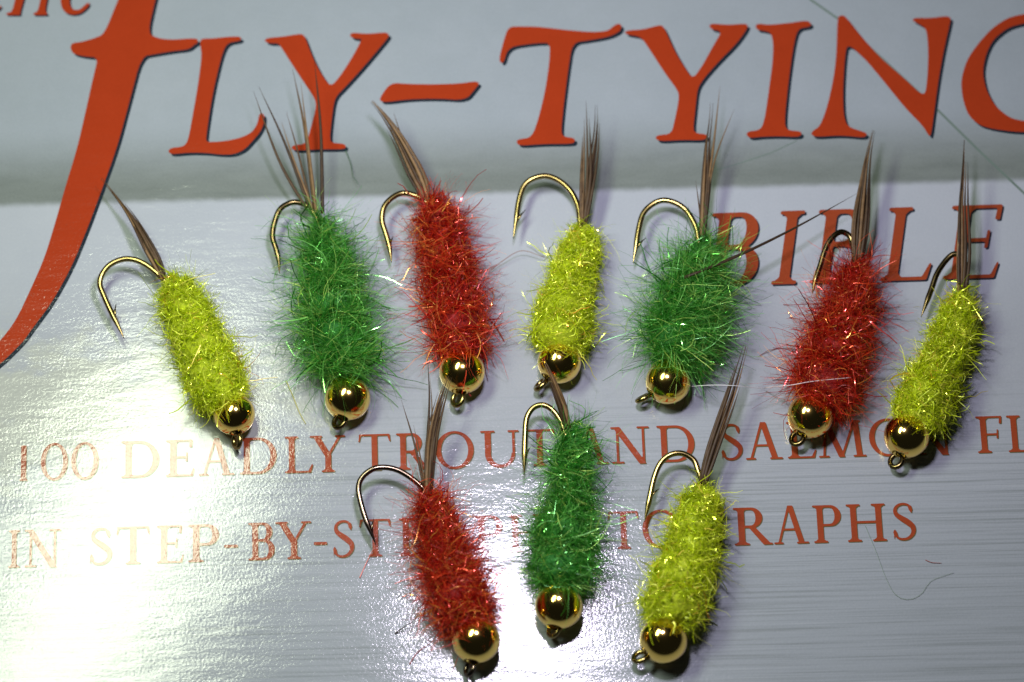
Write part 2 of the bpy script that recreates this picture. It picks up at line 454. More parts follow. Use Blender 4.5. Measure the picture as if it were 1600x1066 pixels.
def bowl(x0, x1, y0, y1, th=TH):
    cy, ry, rx = (y0 + y1) / 2, (y1 - y0) / 2, min((y1 - y0) / 2, x1 - x0)
    cx = x1 - rx
    outer = union(inter(ell(cx, cy, rx, ry), box(cx, -1, 3, 3)), box(x0, y0, cx, y1))
    inner = union(inter(ell(cx, cy, rx - ST * 1.05, ry - th), box(cx, -1, 3, 3)), box(x0 - 1, y0 + th, cx, y1 - th))
    return cut(inter(outer, box(x0, -1, 3, 3)), inner)
def s_glyph():
    pts = [(0.49, 0.80), (0.45, 0.92), (0.33, 0.972), (0.19, 0.945), (0.10, 0.84), (0.12, 0.70), (0.25, 0.585), (0.40, 0.475), (0.51, 0.35), (0.51, 0.19), (0.40, 0.06), (0.24, 0.025), (0.11, 0.08), (0.055, 0.23)]
    P = catmull(pts, 60)
    fs = []
    for i in range(len(P) - 1):
        d = P[i + 1] - P[i]; a = abs(d[1]) / np.linalg.norm(d)
        t = i / 58.0
        w = (TH + (ST - TH) * math.exp(-((t - 0.5) / 0.20) ** 2)) / 2
        if t < 0.04 or t > 0.96: w = TH * 0.75
        c = (P[i] + P[i + 1]) / 2
        fs.append(ell(c[0], c[1], w, w))
    fs.append(half([(0.505, 0.97), (0.475, 0.74), (0.51, 0.74)])); fs.append(half([(0.03, 0.03), (0.04, 0.28), (0.075, 0.28)]))
    return union(*fs)
def vbar(x, y, h):
    return half([(x - 0.03, y), (x + 0.03, y), (x + 0.045, y + h), (x - 0.01, y + h)])
def glyphs():
    G = {}
    G['1'] = (0.30, union(stroke(0.19, 0, 0.19, 0.97, 0.13), tserif(0.19, 0, 0.20), half([(0.12, 0.97), (0.255, 1.0), (0.0, 0.80), (0.02, 0.77)])))
    G['0'] = (0.74, cut(ell(0.37, 0.5, 0.37, 0.515), ell(0.37, 0.5, 0.37 - ST * 0.82, 0.515 - TH)))
    G['O'] = (1.02, cut(ell(0.51, 0.5, 0.51, 0.52), ell(0.51, 0.5, 0.51 - ST * 0.95, 0.52 - TH)))
    G['I'] = (0.36, stem(0.18, 0.36))
    G['D'] = (1.0, union(stem(0.2, 0.36), bowl(0.16, 1.0, 0.0, 1.0)))
    G['P'] = (0.74, union(stem(0.19, 0.36), bowl(0.16, 0.74, 0.44, 1.0)))
    G['R'] = (0.90, union(stem(0.19, 0.36), bowl(0.16, 0.70, 0.46, 1.0), stroke(0.80, 0, 0.42, 0.50, ST, ST * 0.8), tserif(0.82, 0, 0.2)))
    G['B'] = (0.72, union(stem(0.19, 0.36), bowl(0.16, 0.66, 0.50, 1.0), bowl(0.16, 0.72, 0.0, 0.55)))
    G['E'] = (0.72, union(stem(0.19, 0.36), box(0.19, 1 - SR, 0.66, 1), box(0.19, 0, 0.68, SR), box(0.19, 0.50, 0.54, 0.50 + TH * 0.8),
                          vbar(0.64, 0.80, 0.2), half([(0.63, 0.0), (0.69, 0.0), (0.73, 0.21), (0.71, 0.21)]), half([(0.51, 0.41), (0.55, 0.41), (0.56, 0.65), (0.53, 0.65)])))
    G['F'] = (0.70, union(stem(0.19, 0.36), box(0.19, 1 - SR, 0.66, 1), box(0.19, 0.48, 0.56, 0.48 + TH * 0.8),
                          vbar(0.65, 0.80, 0.2), half([(0.53, 0.39), (0.57, 0.39), (0.58, 0.63), (0.55, 0.63)])))
    G['L'] = (0.76, union(stem(0.19, 0.36), box(0.19, 0, 0.70, SR), half([(0.62, 0.0), (0.71, 0.0), (0.76, 0.22), (0.735, 0.22)])))
    G['H'] = (1.06, union(stem(0.20, 0.36), stem(0.86, 0.36), box(0.2, 0.49, 0.86, 0.49 + TH)))
    G['T'] = (0.92, union(stroke(0.46, 0, 0.46, 1, ST), serif(0.46, 0, 0.36), box(0.05, 1 - SR, 0.87, 1),
                          half([(0.03, 0.80), (0.055, 0.80), (0.11, 1.0), (0.06, 1.0)]), half([(0.865, 0.80), (0.89, 0.80), (0.87, 1.0), (0.80, 1.0)])))
    G['A'] = (1.0, union(stroke(0.80, 0, 0.50, 1.02, ST), stroke(0.14, 0, 0.46, 1.0, TH), box(0.26, 0.36, 0.70, 0.36 + TH * 0.8), tserif(0.13, 0, 0.26), tserif(0.83, 0, 0.34)))
    G['N'] = (1.04, union(stroke(0.17, 0, 0.17, 1, TH), stroke(0.86, 0, 0.86, 1, TH), stroke(0.15, 1, 0.83, -0.02, ST), tserif(0.17, 0, 0.32), tserif(0.86, 1, 0.32, -1), tserif(0.10, 1, 0.2, -1)))
    G['M'] = (1.26, union(stroke(0.14, 0, 0.22, 1, TH), stroke(1.10, 0, 1.02, 1, ST), stroke(0.22, 1, 0.62, 0, ST), stroke(1.00, 1, 0.62, 0, TH), tserif(0.14, 0, 0.28), tserif(1.10, 0, 0.34), tserif(0.17, 1, 0.16, -1), tserif(1.06, 1, 0.18, -1)))
    G['Y'] = (0.90, union(stroke(0.46, 0, 0.46, 0.48, ST), serif(0.46, 0, 0.34), stroke(0.46, 0.44, 0.14, 1, ST), stroke(0.46, 0.44, 0.78, 1, TH), tserif(0.14, 1, 0.32, -1), tserif(0.78, 1, 0.26, -1)))
    uo = union(ell(0.49, 0.36, 0.38, 0.38), box(0.11, 0.36, 0.87, 1.0))
    ui = union(ell(0.52, 0.38, 0.38 - ST * 0.75, 0.38 - TH), box(0.11 + ST, 0.38, 0.87 - TH, 1.2))
    G['U'] = (1.0, union(cut(inter(uo, box(0, -1, 2, 1)), ui), tserif(0.18, 1, 0.36, -1), tserif(0.84, 1, 0.28, -1)))
    gi = cut(ell(0.51, 0.5, 0.51, 0.52), ell(0.53, 0.5, 0.51 - ST * 0.9, 0.52 - TH), box(0.66, 0.44, 2, 0.80))
    G['G'] = (0.98, union(gi, stroke(0.85, 0.10, 0.85, 0.42, ST * 0.9), tserif(0.83, 0.44, 0.3, -1), vbar(0.88, 0.74, 0.2)))
    G['S'] = (0.58, s_glyph())
    G['-'] = (0.34, box(0.0, 0.36, 0.34, 0.43))
    return G
GL = glyphs()
_gm = {}
def glyph_mesh(ch, mat):
    """flat outline mesh of one capital, cap height 1, from marching squares with merged rows"""
    if (ch, mat) in _gm: return _gm[(ch, mat)]
    w, f = GL[ch]
    h = 1 / 44.0
    xs = np.arange(-0.08, w + 0.08 + h, h); ys = np.arange(-0.06, 1.06 + h, h)
    X, Y = np.meshgrid(xs, ys)
    D = f(X, Y) - 0.004
    V, F, cache = [], [], {}
    def vid(p):
        k = (round(p[0], 6), round(p[1], 6))
        if k not in cache:
            cache[k] = len(V); V.append((p[0], p[1], 0.0))
        return cache[k]
    ny, nx = D.shape
    for j in range(ny - 1):
        run = None
        for i in range(nx):
            full = i < nx - 1 and D[j, i] < 0 and D[j, i + 1] < 0 and D[j + 1, i] < 0 and D[j + 1, i + 1] < 0
            if full:
                if run is None: run = i
                continue
            if run is not None:
                F.append([vid((xs[run], ys[j])), vid((xs[i], ys[j])), vid((xs[i], ys[j + 1])), vid((xs[run], ys[j + 1]))]); run = None
            if i == nx - 1: continue
            c = [(xs[i], ys[j], D[j, i]), (xs[i + 1], ys[j], D[j, i + 1]), (xs[i + 1], ys[j + 1], D[j + 1, i + 1]), (xs[i], ys[j + 1], D[j + 1, i])]
            if all(q[2] >= 0 for q in c): continue
            poly = []
            for k in range(4):
                a, b = c[k], c[(k + 1) % 4]
                if a[2] < 0: poly.append((a[0], a[1]))
                if (a[2] < 0) != (b[2] < 0):
                    t = a[2] / (a[2] - b[2])
                    poly.append((a[0] + (b[0] - a[0]) * t, a[1] + (b[1] - a[1]) * t))
            ids = []
            for p in poly:
                q = vid(p)
                if q not in ids: ids.append(q)
            if len(ids) > 2: F.append(ids)
    me = bpy.data.meshes.new('letter')
    me.from_pydata(V, [], F); me.materials.append(MAT[mat]); me.update()
    _gm[(ch, mat)] = me
    return me
def letter(ch, ul, ur, base, cap, mat, edge, shear=0.0, off=1.3, zj=0.0):
    """one capital whose baseline runs from (ul, base) to the right on the cover"""
    w = GL[ch][0]
    def place(name, me, du, z, parent):
        P, Q, R = px(ul + du, base(ul) + du), px(ur + du, base(ur) + du), px(ul + du + shear * cap, base(ul) - cap + du)
        ex, ey = (Q - P) / w, (R - P)
        o = link(name, me, parent)
        M = Matrix(((ex[0], ey[0], 0, P[0]), (ex[1], ey[1], 0, P[1]), (0, 0, 1, z), (0, 0, 0, 1)))
        me2 = me.copy() if shear else me       # sheared capitals keep their slant in the mesh
        if shear:
            me2.transform(M); o.data = me2
            o.matrix_world = Matrix.Identity(4)
        else:
            ang = math.atan2(ex[1], ex[0])
            o.location = (P[0], P[1], z); o.rotation_euler = (0, 0, ang)
            o.scale = (np.linalg.norm(ex), np.linalg.norm(ey), 1)
        if parent is not None:
            o.matrix_parent_inverse = book.matrix_basis.inverted()
        return o
    a = place('letter', glyph_mesh(ch, mat), 0.0, Z_LT + zj, book)
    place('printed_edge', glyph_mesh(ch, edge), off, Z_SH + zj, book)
base1 = lambda u: 749.5 - 0.0291 * (u - 100)
base2 = lambda u: 887.0 - 0.0308 * (u - 22)
base3 = lambda u: 444.0 - 0.0310 * (u - 1225)
ROW1 = [('1',25,43),('0',63.5,105.5),('0',111,153.5),('D',188.6,248),('E',259,302.6),('A',311,366),('D',374,432),('L',445,489),('Y',486,539),('T',559,612.5),('R',619.6,671),('O',681.5,740.6),('U',752,813),('T',818,870),
        ('A',896,951),('N',956,1017),('D',1027,1086),('S',1127,1161),('A',1166,1223),('L',1231,1276),('M',1280,1353),('O',1360,1419),('N',1428,1490),('F',1528,1569),('L',1576,1620),('I',1627,1648),('E',1656,1698),('S',1708,1742)]
ROW2 = [('I',13,30),('N',38,95),('S',139,174.5),('T',180,235),('E',245,286),('P',294,342),('-',350.5,371.6),('B',388,429),('Y',432,486),('-',491,511),('S',519.7,553.5),('T',560.5,613),('E',624,665),('P',673,716),
        ('P',742,786),('H',794,857),('O',864,922),('T',950,1001),('O',1005.5,1064),('G',1072,1130),('R',1147.6,1206),('A',1210,1264),('P',1272,1316),('H',1324,1387),('S',1395.6,1432)]
for ch, a, b in ROW1: letter(ch, a, b, base1, 56.5, 'small_print', 'olive_print')
for ch, a, b in ROW2: letter(ch, a, b, base2, 58.0, 'small_print', 'olive_print')
for ch, a, b in [('B',1097,1180),('I',1205,1243),('B',1264,1345),('L',1374,1452),('E',1472,1556)]:
    letter(ch, a, b, base3, 114, 'small_print', 'dark_print', 0.135, 2.6)

# ------------------------------------------------------------------ flies
rng = np.random.default_rng(11)

def fibre_mesh(name, P, W, tint, glint, mat, parent):
    """P: (N, S, 3) fibre paths; W: (N, S) widths -> one mesh of thin ribbons"""
    N, S, _ = P.shape
    T = unit(np.gradient(P, axis=1))
    R = unit(rng.normal(size=(N, 1, 3)))
    B = unit(np.cross(T, R))
    V = np.stack([P + B * W[..., None] / 2, P - B * W[..., None] / 2], axis=2).reshape(-1, 3)
    V[:, 2] = np.maximum(V[:, 2], 0.00003)
    idx = np.arange(N * S).reshape(N, S)
    a, b = idx[:, :-1].ravel() * 2, idx[:, 1:].ravel() * 2
    Q = np.stack([a, b, b + 1, a + 1], 1).astype(np.int32)
    me = bpy.data.meshes.new(name)
    me.vertices.add(len(V)); me.vertices.foreach_set('co', V.astype(np.float32).ravel())
    me.loops.add(Q.size); me.loops.foreach_set('vertex_index', Q.ravel())
    me.polygons.add(len(Q)); me.polygons.foreach_set('loop_start', np.arange(0, Q.size, 4, dtype=np.int32))
    me.update(calc_edges=True)
    me.polygons.foreach_set('use_smooth', np.ones(len(Q), bool))
    for nm, arr in (('tint', tint), ('glint', glint)):
        at = me.attributes.new(nm, 'FLOAT', 'POINT')
        at.data.foreach_set('value', np.repeat(arr, S * 2).astype(np.float32))
    me.materials.append(mat)
    o = link(name, me, parent)
    o['kind'] = 'stuff'
    return o

STYLE = {   # fibre count, mean length mm, outward, tangential, axial, curl, jitter, width mm, stray share
    'yellow': dict(n=10500, L=0.80, out=0.33, tan=0.8, ax=0.6, curl=2.3, jit=0.45, w=0.040, stray=0.012, core=0.80),
    'green':  dict(n=7200, L=1.75, out=0.26, tan=1.0, ax=0.30, curl=0.65, jit=0.17, w=0.034, stray=0.05, core=0.70),
    'red':    dict(n=9200, L=1.30, out=0.29, tan=0.9, ax=0.45, curl=1.6, jit=0.32, w=0.034, stray=0.06, core=0.72),
}
def make_body(root, kind, cen, fuzz, seed):
    st = dict(STYLE[kind]); st.update(fuzz)
    r = np.random.default_rng(seed)
    C = catmull(cen, 40)
    core = st['core']
    rad = C[:, 2] * core * PXM
    turns = np.arange(40) / 40 * r.uniform(5.0, 6.5) * 2 * math.pi + r.uniform(0, 6.28)
    rad = rad * (1 + 0.115 * np.sin(turns) + 0.06 * np.sin(turns * 1.7 + 1))      # wound in lumpy bands
    zax = np.maximum(1.35 * MM, rad * 0.97)
    A = np.array([px(u, v, z) for (u, v, _), z in zip(C, zax)])
    T = unit(np.gradient(A, axis=0))
    up = np.array([0, 0, 1.0])
    B = unit(np.cross(T, up)); Nn = np.cross(B, T)
    # underbody: lumpy wound core
    sides, V, F = 22, [], []
    ph = r.uniform(0, 6.28, 8)
    for i in range(40):
        e = min(1.0, math.sqrt(max(0.0, 1 - (1 - i / 4) ** 2)) if i < 4 else 1.0) * (min(1.0, math.sqrt(max(0.02, 1 - (1 - (39 - i) / 3) ** 2))) if i > 36 else 1.0)
        for k in range(sides):
            a = 2 * math.pi * k / sides
            lump = 1 + 0.07 * math.sin(i * 0.95 + a + ph[0]) + 0.05 * math.sin(3 * a + i * 0.4 + ph[1]) + 0.04 * r.normal()
            p = A[i] + rad[i] * 0.79 * max(e, 0.08) * lump * (math.cos(a) * B[i] + math.sin(a) * Nn[i])
            p[2] = max(p[2], 0.00006)
            V.append(p)
    for i in range(39):
        for k in range(sides):
            k2 = (k + 1) % sides
            F.append((i * sides + k, (i + 1) * sides + k, (i + 1) * sides + k2, i * sides + k2))
    F.append(tuple(range(sides))); F.append(tuple(39 * sides + k for k in range(sides))[::-1])
    body = mesh_obj('body', V, F, MAT[kind + '_core'], root)
    # dubbing fibres
    n, S = st['n'], 7
    prob = rad / rad.sum()
    s = np.clip(r.choice(40, n, p=prob) + r.uniform(-0.5, 0.5, n), 0, 38.99)
    phi = np.radians(r.uniform(-45, 225, n))
    nt = 260                                # fibres gather in tufts
    ts, tp = np.clip(r.choice(40, nt, p=prob) + r.uniform(-0.5, 0.5, nt), 0, 38.99), np.radians(r.uniform(-45, 225, nt))
    tdir, tlen, tout = r.normal(size=(nt, 3)), r.gamma(6.0, 1 / 6.0, nt), r.gamma(3.0, 1 / 3.0, nt)
    own = r.integers(0, nt, n); intuft = r.uniform(size=n) < 0.5
    s = np.where(intuft, np.clip(ts[own] + r.normal(0, 0.55, n), 0, 38.99), s)
    phi = np.where(intuft, tp[own] + r.normal(0, 0.10, n), phi)
    i0 = s.astype(int); f = (s - i0)[:, None]
    lerp = lambda Q: Q[i0] * (1 - f) + Q[i0 + 1] * f
    c, t, b, nn = lerp(A), unit(lerp(T)), unit(lerp(B)), unit(lerp(Nn))
    R = (rad[i0] * (1 - f[:, 0]) + rad[i0 + 1] * f[:, 0])
    endf = np.clip(np.minimum(s / 4.0, (39 - s) / 3.0 + 0.55), 0.25, 1.0)
    o = np.cos(phi)[:, None] * b + np.sin(phi)[:, None] * nn
    tg = -np.sin(phi)[:, None] * b + np.cos(phi)[:, None] * nn
    p = c + o * (R * endf * r.uniform(0.78, 1.0, n))[:, None]
    sg = np.where(r.uniform(size=n) < 0.72, 1.0, -1.0)
    sg = np.where(intuft, np.where(tdir[own, 0] < 0.6, 1.0, -1.0), sg)
    axn = np.where(intuft, tdir[own, 1] + 0.35 * r.normal(size=n), r.normal(size=n))
    og = np.where(intuft, tout[own] * r.uniform(0.7, 1.3, n), r.gamma(2.0, 0.5, n))
    d = unit(o * (st['out'] * og)[:, None] + tg * (st['tan'] * sg * r.uniform(0.4, 1.2, n))[:, None] + t * (st['ax'] * axn)[:, None])
    L = st['L'] * MM * r.gamma(4.0, 0.25, n)
    L = np.where(intuft, L * tlen[own], L)
    stray = r.uniform(size=n) < st['stray']
    L = np.where(stray, L * r.uniform(1.4, 2.6, n), L)
    L = np.minimum(L, (0.0021 + st['L'] * MM * 1.05) * r.uniform(0.85, 1.15, n))
    d = np.where(stray[:, None], unit(d + o * 0.7), d)
    curl = r.normal(size=(n, 3)) * st['curl'] / MM
    curl = np.where(stray[:, None], curl * 0.5, curl)
    hug = np.where(stray, 0.0, 0.10)
    step = L / (S - 1)
    P = [p]
    for k in range(S - 1):
        p = p + d * step[:, None]
        d = unit(d + curl * step[:, None] + st['jit'] * r.normal(size=(n, 3)) - o * hug[:, None])
        low = p[:, 2] < 0.00006
        d[low, 2] = np.abs(d[low, 2]) * 0.3
        p[:, 2] = np.maximum(p[:, 2], 0.00005)
        P.append(p)
    P = np.stack(P, 1)
    w = st['w'] * MM * r.gamma(5.0, 0.2, n)
    fat = r.uniform(size=n) < 0.16
    w = np.where(fat, w * 1.9, w); w = np.where(stray, w * 0.62, w)
    W = w[:, None] * np.linspace(1.0, 0.45, S)[None, :]
    tint = np.clip(r.normal(0.48, 0.24, n) + np.where(intuft, 0.12 * tdir[own, 2], 0), 0, 0.95)
    tint = np.where(stray, np.clip(tint + 0.22, 0, 0.95), tint)  # strays tinted paler: their backlit look is put into the colour
    acc = r.uniform(size=n) < (0.006 if kind == 'yellow' else 0.03)
    tint = np.where(acc, 1.0, tint)
    if kind == 'yellow': tint = np.where(intuft & (own < 3) & (r.uniform(size=n) < 0.7), 1.0, tint)   # orange flecks
    glint = np.where(fat, 1.0, r.uniform(0, 1.0, n) ** 2)
    fibre_mesh('dubbing_fibres', P, W, tint, glint, MAT[kind], body)
    return A, zax

def feather_fibre(root, pts, w0, seed, name='tail_fibre'):
    """one barb of a brown tail feather: pts = (u, v, z mm)"""
    r = np.random.default_rng(seed)
    C = catmull(pts, 14)
    P = np.array([px(u, v, z * MM) for u, v, z in C])
    q = np.linspace(0, 1, 14)
    rad = w0 * PXM * 0.5 * np.clip(1.0 - q ** 2.2, 0.07, 1)
    V, F = tube(P, rad, 6, 0.55)
    o = mesh_obj(name, V, F, MAT['feather'], root)
    at = o.data.attributes.new('tint', 'FLOAT', 'POINT')
    at.data.foreach_set('value', np.full(len(V), r.uniform(0.05, 0.95) if root is not None else 0.0, np.float32))
    return o

def make_tail(root, clumps, seed):
    """clumps: (centre line [(u,v,width,z)], fibre count) or a single fibre ([(u,v,z)], 0, width)"""
    r = np.random.default_rng(seed); k = 0
    for cl in clumps:
        if cl[1] == 0:
            feather_fibre(root, cl[0], cl[2], seed * 100 + k); k += 1
            continue
        line, n = np.array(cl[0], float), cl[1]
        for j in range(n):
            t = (j + 0.5) / n - 0.5 + r.normal() * 0.05
            cut_ = r.uniform(0.70, 1.0) if abs(t) > 0.15 else 1.0
            L = catmull(line, 24)
            bow, spread = r.normal() * 0.35, r.uniform(0.75, 1.25)
            D = np.gradient(L[:, :2], axis=0); D = unit(D); Nn = np.stack([-D[:, 1], D[:, 0]], 1)
            m = max(6, int(24 * cut_))
            off = [(t * (1 + (spread - 1) * i / 23.0) * L[i, 2] + bow * 4.0 * (i / 23.0) ** 2 + t * 3.5 * (i / 23.0) ** 3) for i in range(24)]
            pts = [(L[i, 0] + Nn[i, 0] * off[i], L[i, 1] + Nn[i, 1] * off[i], L[i, 3] + 0.10 * math.sin(j * 2.3) + 0.05 * r.normal()) for i in range(0, m, 3)]
            feather_fibre(root, pts, r.uniform(4.4, 6.4), seed * 100 + k); k += 1

def make_bead(root, u, v, rpx, axis_px):
    R = rpx * PXM
    c = px(u, v, R + 0.00002)
    ax = px(*axis_px, R) - c; ax[2] *= 0.3; ax = ax / np.linalg.norm(ax)
    Rot = Vector((0, 0, 1)).rotation_difference(Vector(ax)).to_matrix()
    prof = []
    h = math.radians(17)
    prof.append((R * math.sin(h) * 0.55, R * math.cos(h) * 0.72))
    for k in range(29):
        a = h + (math.pi - 2 * h) * k / 28
        prof.append((R * math.sin(a), R * math.cos(a)))
    prof.append((R * math.sin(h) * 0.55, -R * math.cos(h) * 0.72))
    V, F, n = [], [], 48
    for q in prof:
        for k in range(n):
            a = 2 * math.pi * k / n
            V.append(c + np.array(Rot @ Vector((q[0] * math.cos(a), q[0] * math.sin(a), q[1]))))
    for i in range(len(prof) - 1):
        for k in range(n):
            k2 = (k + 1) % n
            F.append((i * n + k, i * n + n + k, i * n + n + k2, i * n + k2))
    mesh_obj('bead', V, F, MAT['gold'], root)
    return c

def make_hook(root, bend, shank, bead_c, eye, tilt, mat, barb):
    """shank: 3-D axis of the body (tail first); bend: [(u, v)] from body to point"""
    B = np.array(bend, float)
    zs = np.interp(np.linspace(0, 1, len(B)), [0, 0.45, 1], [1.55, 1.75, 1.15])
    C = catmull(np.column_stack([B, zs]), 60)
    P = np.array([px(u, v, z * MM) for u, v, z in C])
    e3 = px(eye[0], eye[1], 0.95 * MM)
    e3 = e3 + unit((e3 - bead_c) * np.array([1, 1, 0])) * 0.00016
    sh = catmull(np.vstack([e3 * 0.72 + bead_c * 0.28, bead_c, shank[34], shank[20], shank[6], P[0]]), 30)[:-1]
    path = np.vstack([sh, P])
    n = len(P)
    rr = 0.19 * MM
    q = np.linspace(0, 1, n)
    rad = np.concatenate([np.full(len(sh), rr * 0.95), rr * np.clip((1.0 - q) / 0.16, 0.06, 1) ** 0.8])
    V, F = tube(path, rad, 12)
    hook = mesh_obj('hook', V, F, MAT[mat], root)
    # eye: ring of wire whose hole axis leans away from the upright
    d = e3 - bead_c; d[2] = 0; d /= np.linalg.norm(d)
    side = np.cross(d, [0, 0, 1.0])
    axis = math.cos(tilt) * np.array([0, 0, 1.0]) + math.sin(tilt) * side
    e1, e2 = d, np.cross(axis, d)
    RR, V, F, a, b = 0.45 * MM, [], [], 28, 10
    for i in range(a):
        t = 2 * math.pi * i / a
        cdir = math.cos(t) * e1 + math.sin(t) * e2 * 0.9
        for k in range(b):
            f = 2 * math.pi * k / b
            V.append(e3 + cdir * RR + rr * 0.9 * (math.cos(f) * unit(cdir) + math.sin(f) * axis))
    for i in range(a):
        for k in range(b):
            F.append((i * b + k, ((i + 1) % a) * b + k, ((i + 1) % a) * b + (k + 1) % b, i * b + (k + 1) % b))
    mesh_obj('eye', V, F, MAT[mat], hook)
    if barb is not None:
        tip = px(barb[0], barb[1], 1.3 * MM)
        k = int(np.argmin([np.linalg.norm((p - tip)[:2]) for p in P])); k = min(k + 4, n - 4)
        V, F = tube(np.array([P[k + 2], P[k] * 0.5 + tip * 0.5 + (P[k + 2] - P[k]) * 0.2, tip]), [rr * 0.55, rr * 0.35, rr * 0.05], 6)
        mesh_obj('barb', V, F, MAT[mat], hook)

def make_thread(root, c, shank_end, rpx):
    """a few turns of tying thread where the body meets the bead"""
    ax = unit(shank_end - c)
    V, F = [], []
    for j in range(3):
        q = c + ax * (rpx * PXM * 0.90 + j * 0.00012)
        b = unit(np.cross(ax, [0, 0, 1.0])); n = np.cross(b, ax)
        R, a, m, o = 0.00070 + 0.00008 * j, 24, 6, len(V)
        for i in range(a):
            t = 2 * math.pi * i / a
            dr = math.cos(t) * b + math.sin(t) * n
            for k in range(m):
                f = 2 * math.pi * k / m
                V.append(q + dr * (R + 0.00007 * math.cos(f)) + ax * 0.00007 * math.sin(f))
        for i in range(a):
            for k in range(m):
                F.append((o + i * m + k, o + ((i + 1) % a) * m + k, o + ((i + 1) % a) * m + (k + 1) % m, o + i * m + (k + 1) % m))
    mesh_obj('thread_wrap', V, F, MAT['thread'], root)

